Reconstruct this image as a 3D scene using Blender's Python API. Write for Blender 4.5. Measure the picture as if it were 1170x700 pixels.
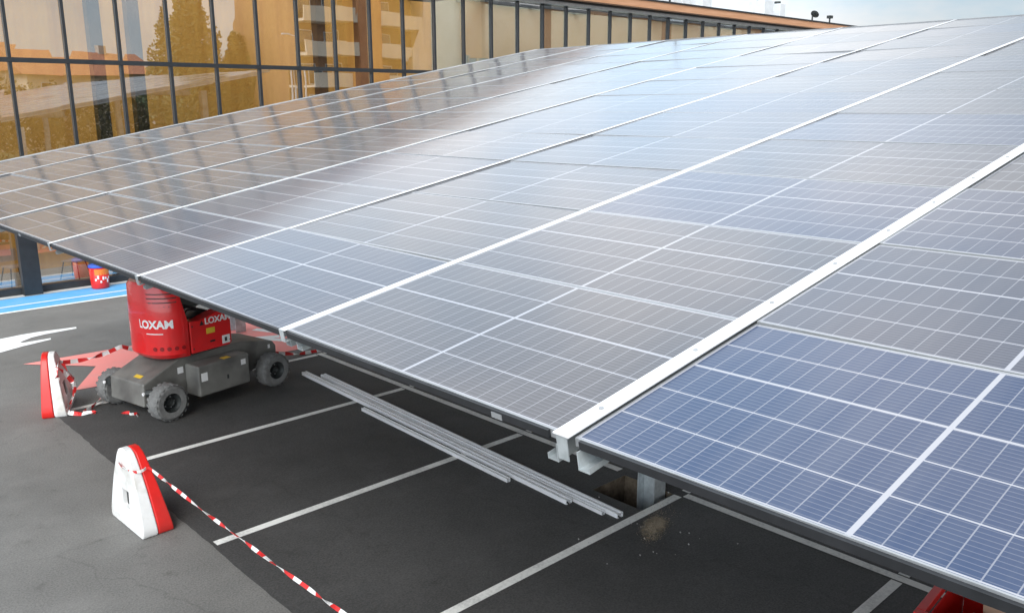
import bpy, bmesh, math, random
from mathutils import Vector, Matrix, Euler
from mathutils.geometry import tessellate_polygon
R = math.radians
random.seed(7)
scn = bpy.context.scene
col = scn.collection
for o in list(bpy.data.objects): bpy.data.objects.remove(o)

# ------------------------------------------------------------------ camera
cam_d = bpy.data.cameras.new('camera'); cam = bpy.data.objects.new('camera', cam_d); col.objects.link(cam)
YAW, PITCH, ROLL = R(46.88), R(13.17), R(-0.24)
d = Vector((math.cos(PITCH)*math.cos(YAW), math.cos(PITCH)*math.sin(YAW), -math.sin(PITCH)))
r = d.cross(Vector((0, 0, 1))).normalized(); u = r.cross(d)
rr = math.cos(ROLL)*r + math.sin(ROLL)*u; uu = -math.sin(ROLL)*r + math.cos(ROLL)*u
M = Matrix((rr, uu, -d)).transposed().to_4x4(); M.translation = Vector((0, 0, 4.133))
cam.matrix_world = M
cam_d.sensor_width = 36; cam_d.lens = 36*975.8/1170; cam_d.clip_start = .05; cam_d.clip_end = 3000
scn.camera = cam

# ------------------------------------------------------------------ sky and sun
SUN_EL, SUN_AZ = R(40), R(220)        # direction towards the sun, azimuth from +X counter-clockwise
SKY = .15
w = bpy.data.worlds.new('World'); scn.world = w; w.use_nodes = True
wn, wl = w.node_tree.nodes, w.node_tree.links
bg = wn['Background']; bg.inputs['Strength'].default_value = SKY
sky = wn.new('ShaderNodeTexSky'); sky.sky_type = 'NISHITA'; sky.sun_disc = False
sky.sun_elevation = SUN_EL; sky.sun_rotation = R(90)-SUN_AZ; sky.air_density = 1.1; sky.dust_density = .7; sky.ozone_density = 1.2
tc = wn.new('ShaderNodeTexCoord')
mp = wn.new('ShaderNodeMapping'); mp.inputs['Scale'].default_value = (1, 1, 2.6); mp.inputs['Location'].default_value = (.3, 1.7, .0)
nz = wn.new('ShaderNodeTexNoise'); nz.inputs['Scale'].default_value = 3.4; nz.inputs['Detail'].default_value = 7; nz.inputs['Roughness'].default_value = .58
cr = wn.new('ShaderNodeValToRGB'); cr.color_ramp.elements[0].position = .38; cr.color_ramp.elements[1].position = .60
cr.color_ramp.elements[0].color = (.12, .12, .12, 1); cr.color_ramp.elements[1].color = (.95, .95, .95, 1)
mx = wn.new('ShaderNodeMix'); mx.data_type = 'RGBA'
CLOUD = (3.78, 3.74, 3.72, 1)
mx.inputs['B'].default_value = CLOUD
wl.new(tc.outputs['Generated'], mp.inputs['Vector']); wl.new(mp.outputs['Vector'], nz.inputs['Vector'])
wl.new(nz.outputs['Fac'], cr.inputs['Fac']); wl.new(cr.outputs['Color'], mx.inputs['Factor'])
thin = wn.new('ShaderNodeVectorMath'); thin.operation = 'SCALE'; thin.inputs['Scale'].default_value = .14
wl.new(sky.outputs['Color'], thin.inputs[0])
blue = wn.new('ShaderNodeVectorMath'); blue.operation = 'ADD'; blue.inputs[1].default_value = (1.45, 2.00, 2.50)
wl.new(thin.outputs[0], blue.inputs[0]); wl.new(blue.outputs[0], mx.inputs['A'])
# a bank of bright sunlit cloud stands beyond the building, thinner cloud elsewhere
def wdot(az, el, lo, hi):
    v = wn.new('ShaderNodeVectorMath'); v.operation = 'DOT_PRODUCT'; v.inputs[1].default_value = (math.cos(R(el))*math.cos(R(az)), math.cos(R(el))*math.sin(R(az)), math.sin(R(el)))
    nv = wn.new('ShaderNodeVectorMath'); nv.operation = 'NORMALIZE'; wl.new(tc.outputs['Generated'], nv.inputs[0]); wl.new(nv.outputs[0], v.inputs[0])
    mr = wn.new('ShaderNodeMapRange'); mr.interpolation_type = 'SMOOTHERSTEP'; mr.inputs['From Min'].default_value = lo; mr.inputs['From Max'].default_value = hi
    wl.new(v.outputs['Value'], mr.inputs['Value']); return mr.outputs['Result']
bank = wdot(56, 25, .74, .99)
side = wdot(34, 25, .935, .995)
back = wdot(214, 26, .45, 1.0)
zen = wdot(0, 90, .42, .95)
br = wn.new('ShaderNodeMath'); br.operation = 'MULTIPLY_ADD'; br.inputs[1].default_value = 1.0; br.inputs[2].default_value = 1.0
zm = wn.new('ShaderNodeMath'); zm.operation = 'MULTIPLY_ADD'; zm.inputs[1].default_value = 1.4; wl.new(zen, zm.inputs[0])
bk = wn.new('ShaderNodeMath'); bk.operation = 'MULTIPLY_ADD'; bk.inputs[1].default_value = 3.0; wl.new(back, bk.inputs[0])
sb = wn.new('ShaderNodeMath'); sb.operation = 'MULTIPLY_ADD'; sb.inputs[1].default_value = .22; wl.new(side, sb.inputs[0]); wl.new(bank, sb.inputs[2]); wl.new(sb.outputs[0], bk.inputs[2]); wl.new(bk.outputs[0], zm.inputs[2])
wl.new(zm.outputs[0], br.inputs[0])
sc_ = wn.new('ShaderNodeVectorMath'); sc_.operation = 'SCALE'; wl.new(mx.outputs['Result'], sc_.inputs[0]); wl.new(br.outputs[0], sc_.inputs['Scale'])
wl.new(sc_.outputs[0], bg.inputs['Color'])
sd = bpy.data.lights.new('sun', 'SUN'); sun = bpy.data.objects.new('sun', sd); col.objects.link(sun)
sd.energy = 1.5; sd.angle = R(28); sd.color = (1, .95, .87)
sv = Vector((math.cos(SUN_EL)*math.cos(SUN_AZ), math.cos(SUN_EL)*math.sin(SUN_AZ), math.sin(SUN_EL)))
sun.rotation_euler = sv.to_track_quat('Z', 'Y').to_euler()
scn.view_settings.view_transform = 'Standard'; scn.view_settings.look = 'None'
scn.view_settings.exposure = 0.54; scn.view_settings.gamma = 1

# ------------------------------------------------------------------ materials
def mat(name, base=(.5, .5, .5), rough=.5, metal=0, coat=0, spec=None):
    m = bpy.data.materials.new(name); m.use_nodes = True
    b = m.node_tree.nodes['Principled BSDF']
    b.inputs['Base Color'].default_value = (*base, 1); b.inputs['Roughness'].default_value = rough
    b.inputs['Metallic'].default_value = metal; b.inputs['Coat Weight'].default_value = coat
    if spec is not None: b.inputs['Specular IOR Level'].default_value = spec
    return m
def noisy(name, c1, c2, scale=5, rough=.8, metal=0, detail=6, bump=0, bscale=None, coord='Object', stretch=None, c3=None, scale3=1., spec=None, coat=0):
    """two colours mixed by noise, an optional third by larger noise, optional bump"""
    m = mat(name, c1, rough, metal, coat, spec); n, l = m.node_tree.nodes, m.node_tree.links
    b = n['Principled BSDF']
    t = n.new('ShaderNodeTexCoord'); mpn = n.new('ShaderNodeMapping')
    if stretch: mpn.inputs['Scale'].default_value = stretch
    l.new(t.outputs[coord], mpn.inputs['Vector'])
    a = n.new('ShaderNodeTexNoise'); a.inputs['Scale'].default_value = scale; a.inputs['Detail'].default_value = detail
    a.inputs['Roughness'].default_value = .65
    l.new(mpn.outputs['Vector'], a.inputs['Vector'])
    q = n.new('ShaderNodeValToRGB'); q.color_ramp.elements[0].position = .35; q.color_ramp.elements[1].position = .65
    q.color_ramp.elements[0].color = (*c1, 1); q.color_ramp.elements[1].color = (*c2, 1)
    l.new(a.outputs['Fac'], q.inputs['Fac']); out = q.outputs['Color']
    if c3:
        a3 = n.new('ShaderNodeTexNoise'); a3.inputs['Scale'].default_value = scale3; a3.inputs['Detail'].default_value = 5
        l.new(mpn.outputs['Vector'], a3.inputs['Vector'])
        q3 = n.new('ShaderNodeValToRGB'); q3.color_ramp.elements[0].position = .48; q3.color_ramp.elements[1].position = .68
        l.new(a3.outputs['Fac'], q3.inputs['Fac'])
        x3 = n.new('ShaderNodeMix'); x3.data_type = 'RGBA'; x3.inputs['B'].default_value = (*c3, 1)
        l.new(q3.outputs['Color'], x3.inputs['Factor']); l.new(out, x3.inputs['A']); out = x3.outputs['Result']
    l.new(out, b.inputs['Base Color'])
    if bump:
        bn = n.new('ShaderNodeTexNoise'); bn.inputs['Scale'].default_value = bscale or scale*3; bn.inputs['Detail'].default_value = 4
        l.new(mpn.outputs['Vector'], bn.inputs['Vector'])
        bp = n.new('ShaderNodeBump'); bp.inputs['Strength'].default_value = bump; bp.inputs['Distance'].default_value = .01
        l.new(bn.outputs['Fac'], bp.inputs['Height']); l.new(bp.outputs['Normal'], b.inputs['Normal'])
    return m

def asphalt(name, base, lo, hi, patch, bump=.5):
    m = mat(name, base, .72, 0, 0, .4); n, l = m.node_tree.nodes, m.node_tree.links; b = n['Principled BSDF']
    t = n.new('ShaderNodeTexCoord')
    g = n.new('ShaderNodeTexNoise'); g.inputs['Scale'].default_value = 55; g.inputs['Detail'].default_value = 3; g.inputs['Roughness'].default_value = .7
    v = n.new('ShaderNodeTexVoronoi'); v.inputs['Scale'].default_value = 90
    p = n.new('ShaderNodeTexNoise'); p.inputs['Scale'].default_value = .55; p.inputs['Detail'].default_value = 7; p.inputs['Roughness'].default_value = .62
    for x in (g, v, p): l.new(t.outputs['Object'], x.inputs['Vector'])
    q = n.new('ShaderNodeValToRGB'); q.color_ramp.elements[0].position = .33; q.color_ramp.elements[1].position = .7
    q.color_ramp.elements[0].color = (*[c*lo for c in base], 1); q.color_ramp.elements[1].color = (*[c*hi for c in base], 1)
    l.new(g.outputs['Fac'], q.inputs['Fac'])
    # pale chippings
    s = n.new('ShaderNodeValToRGB'); s.color_ramp.elements[0].position = .06; s.color_ramp.elements[1].position = .12
    s.color_ramp.elements[0].color = (1, 1, 1, 1); s.color_ramp.elements[1].color = (0, 0, 0, 1)
    l.new(v.outputs['Distance'], s.inputs['Fac'])
    m1 = n.new('ShaderNodeMix'); m1.data_type = 'RGBA'; m1.inputs['B'].default_value = (*[min(1, c*2.2) for c in base], 1)
    l.new(s.outputs['Color'], m1.inputs['Factor']); l.new(q.outputs['Color'], m1.inputs['A'])
    # worn patches and stains
    r2 = n.new('ShaderNodeValToRGB'); r2.color_ramp.elements[0].position = .38; r2.color_ramp.elements[1].position = .66
    l.new(p.outputs['Fac'], r2.inputs['Fac'])
    m2 = n.new('ShaderNodeMix'); m2.data_type = 'RGBA'; m2.blend_type = 'MULTIPLY'; m2.inputs['B'].default_value = (*patch, 1)
    l.new(r2.outputs['Color'], m2.inputs['Factor']); l.new(m1.outputs['Result'], m2.inputs['A']); l.new(m2.outputs['Result'], b.inputs['Base Color'])
    # oil drips, dusty scuffs and fine cracks
    def layer(prev, scale, lo_, hi_, blend, colr, off, vor=False, amt=1.0):
        mpp = n.new('ShaderNodeMapping'); mpp.inputs['Location'].default_value = (off, off*1.7, 0); l.new(t.outputs['Object'], mpp.inputs['Vector'])
        if vor:
            wv = n.new('ShaderNodeTexNoise'); wv.inputs['Scale'].default_value = 3; wv.inputs['Detail'].default_value = 5; l.new(mpp.outputs['Vector'], wv.inputs['Vector'])
            av = n.new('ShaderNodeVectorMath'); av.operation = 'MULTIPLY_ADD'; av.inputs[1].default_value = (.5, .5, .0); l.new(wv.outputs['Color'], av.inputs[0]); l.new(mpp.outputs['Vector'], av.inputs[2])
            nzz = n.new('ShaderNodeTexVoronoi'); nzz.feature = 'DISTANCE_TO_EDGE'; nzz.inputs['Scale'].default_value = scale; l.new(av.outputs[0], nzz.inputs['Vector']); src = nzz.outputs['Distance']
        else:
            nzz = n.new('ShaderNodeTexNoise'); nzz.inputs['Scale'].default_value = scale; nzz.inputs['Detail'].default_value = 8; nzz.inputs['Roughness'].default_value = .7; l.new(mpp.outputs['Vector'], nzz.inputs['Vector']); src = nzz.outputs['Fac']
        mr = n.new('ShaderNodeMapRange'); mr.inputs['From Min'].default_value = lo_; mr.inputs['From Max'].default_value = hi_; mr.inputs['To Max'].default_value = amt; l.new(src, mr.inputs['Value'])
        mm = n.new('ShaderNodeMix'); mm.data_type = 'RGBA'; mm.blend_type = blend; mm.inputs['B'].default_value = (*colr, 1)
        l.new(mr.outputs['Result'], mm.inputs['Factor']); l.new(prev, mm.inputs['A']); return mm.outputs['Result']
    o_ = layer(m2.outputs['Result'], 2.1, .60, .72, 'MULTIPLY', (.55, .54, .53), 3.1, amt=.8)
    o_ = layer(o_, 1.1, .52, .78, 'MIX', [min(1, c*1.6+.01) for c in base], 8.7, amt=.3)
    o_ = layer(o_, .33, .004, .0, 'MULTIPLY', (.5, .5, .5), 1.3, True, .35)
    l.new(o_, b.inputs['Base Color'])
    bp = n.new('ShaderNodeBump'); bp.inputs['Strength'].default_value = bump; bp.inputs['Distance'].default_value = .006
    l.new(g.outputs['Fac'], bp.inputs['Height']); l.new(bp.outputs['Normal'], b.inputs['Normal'])
    return m

def paint(name, c, under, wear=.5, rough=.7):
    """road paint worn through to the asphalt in speckles"""
    m = mat(name, c, rough); n, l = m.node_tree.nodes, m.node_tree.links; b = n['Principled BSDF']
    t = n.new('ShaderNodeTexCoord')
    a = n.new('ShaderNodeTexNoise'); a.inputs['Scale'].default_value = 30; a.inputs['Detail'].default_value = 6; a.inputs['Roughness'].default_value = .75
    a2 = n.new('ShaderNodeTexNoise'); a2.inputs['Scale'].default_value = 2.2; a2.inputs['Detail'].default_value = 4
    l.new(t.outputs['Object'], a.inputs['Vector']); l.new(t.outputs['Object'], a2.inputs['Vector'])
    ad = n.new('ShaderNodeMath'); ad.operation = 'ADD'; l.new(a.outputs['Fac'], ad.inputs[0]); l.new(a2.outputs['Fac'], ad.inputs[1])
    q = n.new('ShaderNodeValToRGB'); q.color_ramp.elements[0].position = .56+.0*wear; q.color_ramp.elements[1].position = .8
    hf = n.new('ShaderNodeMath'); hf.operation = 'MULTIPLY'; hf.inputs[1].default_value = .6; l.new(ad.outputs[0], hf.inputs[0])
    l.new(hf.outputs[0], q.inputs['Fac'])
    q.color_ramp.elements[0].color = (0, 0, 0, 1); q.color_ramp.elements[1].color = (wear, wear, wear, 1)
    x = n.new('ShaderNodeMix'); x.data_type = 'RGBA'; x.inputs['A'].default_value = (*c, 1); x.inputs['B'].default_value = (*under, 1)
    l.new(q.outputs['Color'], x.inputs['Factor']); l.new(x.outputs['Result'], b.inputs['Base Color'])
    return m

def panel_material():
    """glass-covered solar cells: 5 rows by 24 columns, wide gaps after the third row and at mid length"""
    m = mat('solar_cells', (.02, .03, .08), .45); n, l = m.node_tree.nodes, m.node_tree.links; b = n['Principled BSDF']
    t = n.new('ShaderNodeTexCoord'); sp = n.new('ShaderNodeSeparateXYZ'); l.new(t.outputs['Object'], sp.inputs[0])
    def math_(op, a, bb=None, c=None):
        x = n.new('ShaderNodeMath'); x.operation = op
        for i, v in enumerate((a, bb, c)):
            if v is None: continue
            if isinstance(v, (int, float)): x.inputs[i].default_value = v
            else: l.new(v, x.inputs[i])
        return x.outputs[0]
    X, Y = sp.outputs['X'], sp.outputs['Y']
    def line(coord, pitch, half, off=0):                      # 1 on lines at multiples of pitch
        f = math_('ADD', coord, off+pitch*50+pitch/2)
        f = math_('MODULO', f, pitch); f = math_('SUBTRACT', f, pitch/2); f = math_('ABSOLUTE', f)
        return math_('LESS_THAN', f, half)
    def single(coord, pos, half):
        f = math_('ABSOLUTE', math_('SUBTRACT', coord, pos)); return math_('LESS_THAN', f, half)
    cw = CELL_X; ch = CELL_Y
    rows = line(X, cw, .0032, cw*2.5)
    thick = single(X, cw*.5, .0065)
    cols = line(math_('SUBTRACT', math_('ABSOLUTE', Y), MIDGAP), ch, .0019)
    mid = single(Y, 0, MIDGAP+.001)
    ex = math_('GREATER_THAN', X, cw*2.5-.001)
    ey = math_('GREATER_THAN', math_('ABSOLUTE', Y), MIDGAP+ch*12-.001)
    white = rows
    for z in (thick, mid, ex, ey): white = math_('MAXIMUM', white, z)
    white = math_('MAXIMUM', white, math_('MULTIPLY', cols, .52))
    bus = math_('MULTIPLY', line(X, cw/10, .0016, cw*2.5+cw/20), .20)
    lines = math_('MAXIMUM', white, bus)
    oi = n.new('ShaderNodeObjectInfo')
    nn = n.new('ShaderNodeTexNoise'); nn.inputs['Scale'].default_value = 1.6; nn.inputs['Detail'].default_value = 3
    l.new(t.outputs['Object'], nn.inputs['Vector'])
    cell = n.new('ShaderNodeMix'); cell.data_type = 'RGBA'; cell.blend_type = 'MULTIPLY'; cell.inputs['Factor'].default_value = .45
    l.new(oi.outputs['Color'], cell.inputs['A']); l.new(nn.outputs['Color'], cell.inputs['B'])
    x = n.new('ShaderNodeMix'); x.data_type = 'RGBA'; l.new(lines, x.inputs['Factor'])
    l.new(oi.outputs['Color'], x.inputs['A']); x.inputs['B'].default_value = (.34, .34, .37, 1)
    # thin uneven dust with run-off streaks down the slope
    dm = n.new('ShaderNodeMapping'); dm.inputs['Scale'].default_value = (.8, 9, 1); l.new(t.outputs['Object'], dm.inputs['Vector'])
    ad = n.new('ShaderNodeVectorMath'); ad.operation = 'ADD'; l.new(dm.outputs['Vector'], ad.inputs[0])
    orr = n.new('ShaderNodeMath'); orr.operation = 'MULTIPLY'; orr.inputs[1].default_value = 37.; l.new(oi.outputs['Random'], orr.inputs[0]); l.new(orr.outputs[0], ad.inputs[1])
    ds = n.new('ShaderNodeTexNoise'); ds.inputs['Scale'].default_value = 1.3; ds.inputs['Detail'].default_value = 7; ds.inputs['Roughness'].default_value = .68; l.new(ad.outputs[0], ds.inputs['Vector'])
    dr = n.new('ShaderNodeMapRange'); dr.inputs['From Min'].default_value = .35; dr.inputs['From Max'].default_value = .75; dr.inputs['To Min'].default_value = .0; dr.inputs['To Max'].default_value = .055
    l.new(ds.outputs['Fac'], dr.inputs['Value'])
    xd = n.new('ShaderNodeMix'); xd.data_type = 'RGBA'; xd.inputs['B'].default_value = (.42, .40, .37, 1)
    l.new(dr.outputs['Result'], xd.inputs['Factor']); l.new(x.outputs['Result'], xd.inputs['A']); l.new(xd.outputs['Result'], b.inputs['Base Color'])
    b.inputs['Specular IOR Level'].default_value = .2
    b.inputs['Coat Weight'].default_value = 1; b.inputs['Coat IOR'].default_value = 1.44
    b.inputs['Sheen Weight'].default_value = .05; b.inputs['Sheen Roughness'].default_value = .45; b.inputs['Sheen Tint'].default_value = (.95, .96, 1, 1)
    # dust film makes the reflection uneven
    dn = n.new('ShaderNodeTexNoise'); dn.inputs['Scale'].default_value = 3.5; dn.inputs['Detail'].default_value = 6
    l.new(t.outputs['Object'], dn.inputs['Vector'])
    l.new(math_('MULTIPLY_ADD', dn.outputs['Fac'], .10, .072), b.inputs['Coat Roughness'])
    return m

def glass_material(name, refl, tint):
    m = bpy.data.materials.new(name); m.use_nodes = True; n, l = m.node_tree.nodes, m.node_tree.links
    n.remove(n['Principled BSDF'])
    g = n.new('ShaderNodeBsdfGlossy'); g.inputs['Roughness'].default_value = .0; g.inputs['Color'].default_value = (.96, .97, 1, 1)
    tr = n.new('ShaderNodeBsdfTransparent'); tr.inputs['Color'].default_value = (*tint, 1)
    lw = n.new('ShaderNodeLayerWeight'); lw.inputs['Blend'].default_value = .5
    pw = n.new('ShaderNodeMath'); pw.operation = 'POWER'; pw.inputs[1].default_value = 3.5; l.new(lw.outputs['Facing'], pw.inputs[0])
    ma = n.new('ShaderNodeMath'); ma.operation = 'MULTIPLY_ADD'; ma.inputs[1].default_value = .75; ma.inputs[2].default_value = refl
    l.new(pw.outputs[0], ma.inputs[0])
    ms = n.new('ShaderNodeMixShader'); l.new(ma.outputs[0], ms.inputs['Fac'])
    l.new(tr.outputs[0], ms.inputs[1]); l.new(g.outputs[0], ms.inputs[2]); l.new(ms.outputs[0], n['Material Output'].inputs['Surface'])
    t = n.new('ShaderNodeTexCoord'); a = n.new('ShaderNodeTexNoise'); a.inputs['Scale'].default_value = .9; a.inputs['Detail'].default_value = 1
    l.new(t.outputs['Object'], a.inputs['Vector'])
    bp = n.new('ShaderNodeBump'); bp.inputs['Strength'].default_value = .05; bp.inputs['Distance'].default_value = .02
    l.new(a.outputs['Fac'], bp.inputs['Height']); l.new(bp.outputs['Normal'], g.inputs['Normal'])
    return m

LP, WP, TILT = 1.9, 1.106, R(10.3)            # module pitch along the eave, module pitch up the slope
MODX, MODY = WP-.006, LP-.046                  # module size
FR = .007; CELL_X = (MODX-2*FR-.012)/5; MIDGAP = .0072; CELL_Y = (MODY/2-FR-.006-MIDGAP)/12
MT = {}
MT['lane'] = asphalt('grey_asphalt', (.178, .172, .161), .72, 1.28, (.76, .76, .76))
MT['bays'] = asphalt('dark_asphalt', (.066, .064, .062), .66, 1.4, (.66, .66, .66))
MT['white_paint'] = paint('white_road_paint', (.80, .79, .75), (.14, .14, .14), .5)
MT['fresh_white'] = paint('fresh_white_paint', (.82, .82, .80), (.3, .3, .3), .3)
MT['blue_paint'] = paint('blue_road_paint', (.09, .36, .68), (.3, .45, .6), .5)
MT['red_paint'] = paint('red_road_paint', (.90, .29, .26), (.6, .36, .33), .4)
MT['cells'] = panel_material()
MT['alu'] = noisy('aluminium', (.34, .35, .36), (.43, .44, .45), 6, .42, .5)
MT['cap'] = noisy('white_cover_strip', (.60, .60, .60), (.70, .70, .70), 3, .4, .1, stretch=(.5, 6, 6))
MT['galv'] = noisy('galvanised_steel', (.46, .50, .51), (.64, .68, .69), 14, .45, .5, c3=(.36, .39, .40), scale3=4)
MT['black'] = noisy('black_trim', (.012, .013, .015), (.022, .023, .026), 8, .45)
MT['mullion'] = noisy('anthracite_frame', (.018, .021, .024), (.028, .031, .035), 5, .4)
MT['glass'] = glass_material('facade_glass', .29, (.93, .93, .90))
MT['added_skylight'] = glass_material('added_skylight_glass', .02, (.95, .95, .95))  # clear glass for the roof strip added to brighten the interior
MT['amber'] = noisy('amber_wood_wall', (.78, .40, .085), (.86, .47, .11), 1.2, .55, stretch=(8, 1, .6), c3=(.70, .34, .07), scale3=.5)
MT['palewall'] = noisy('pale_green_wall', (.52, .52, .40), (.60, .60, .50), .8, .8)
MT['floor_in'] = noisy('grey_tile_floor', (.40, .41, .42), (.48, .49, .50), 2, .4)
MT['wood'] = noisy('brown_fascia_wood', (.45, .22, .11), (.56, .30, .17), 2, .6, stretch=(.3, 4, 4))
MT['roof'] = noisy('roof_membrane', (.16, .16, .16), (.22, .22, .22), 2, .8)
MT['red'] = noisy('red_machine_paint', (.78, .014, .016), (.68, .012, .014), 3, .30, coat=.5, c3=(.60, .02, .02), scale3=1.6)
MT['grey_paint'] = noisy('grey_machine_paint', (.150, .148, .136), (.19, .187, .174), 4, .45, c3=(.10, .098, .092), scale3=2.5)
MT['tyre'] = noisy('grey_rubber', (.13, .13, .127), (.20, .20, .195), 9, .85, bump=.5, bscale=40)
MT['dark_red'] = mat('dark_red_moulding', (.25, .006, .008), .4)
MT['darkmetal'] = noisy('dark_metal', (.03, .035, .035), (.06, .065, .065), 8, .5, .4)
MT['boom'] = noisy('green_grey_boom', (.06, .075, .072), (.09, .105, .10), 4, .5)
MT['white_plastic'] = noisy('white_plastic', (.72, .72, .71), (.80, .80, .79), 4, .4, c3=(.50, .48, .43), scale3=3.5)
MT['red_plastic'] = noisy('red_plastic', (.70, .022, .018), (.62, .018, .015), 4, .35, c3=(.5, .03, .025), scale3=2)
MT['white_text'] = mat('white_lettering', (.8, .8, .8), .5)
MT['yellow'] = mat('yellow_sticker', (.75, .5, .04), .5)
MT['orange'] = mat('orange_sticker', (.85, .22, .03), .5)
MT['blue_plastic'] = noisy('blue_plastic', (.03, .09, .45), (.04, .12, .5), 5, .4)
MT['tape_white'] = mat('white_tape', (.78, .77, .76), .35)
MT['tape_red'] = mat('red_tape', (.62, .03, .03), .35)
MT['soil'] = noisy('dug_soil', (.10, .075, .05), (.19, .145, .10), 14, .95, bump=.8, bscale=30, c3=(.06, .045, .03), scale3=5)
MT['sand'] = noisy('spilled_sand', (.30, .24, .165), (.38, .31, .22), 25, .95, bump=.6, bscale=60)
MT['kerb'] = noisy('pale_concrete', (.42, .41, .39), (.52, .51, .49), 6, .85)
MT['cream'] = noisy('cream_render', (.62, .52, .40), (.68, .58, .46), .8, .85)
MT['terracotta'] = noisy('terracotta_render', (.55, .22, .08), (.62, .27, .11), .8, .85)
MT['tiles'] = noisy('red_roof_tiles', (.42, .15, .07), (.52, .22, .11), 4, .85)
MT['brownrecess'] = noisy('brown_balcony_wall', (.33, .17, .08), (.40, .22, .11), 2, .8)
MT['winglass'] = mat('dark_window_glass', (.05, .06, .07), .08)
MT['leaf'] = noisy('green_leaves', (.045, .075, .022), (.085, .115, .035), 1.2, .7)
MT['leaf2'] = noisy('dry_hedge_leaves', (.12, .10, .035), (.17, .14, .055), .8, .7)
MT['bark'] = noisy('brown_bark', (.10, .07, .05), (.16, .12, .08), 6, .9)
MT['white_metal'] = noisy('white_unit_metal', (.6, .62, .64), (.7, .72, .73), 3, .5)
MT['tan'] = noisy('tan_board', (.55, .36, .24), (.62, .43, .3), 5, .7)
MT['grass'] = noisy('grass_ground', (.10, .12, .04), (.16, .15, .06), .5, .95)

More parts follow.
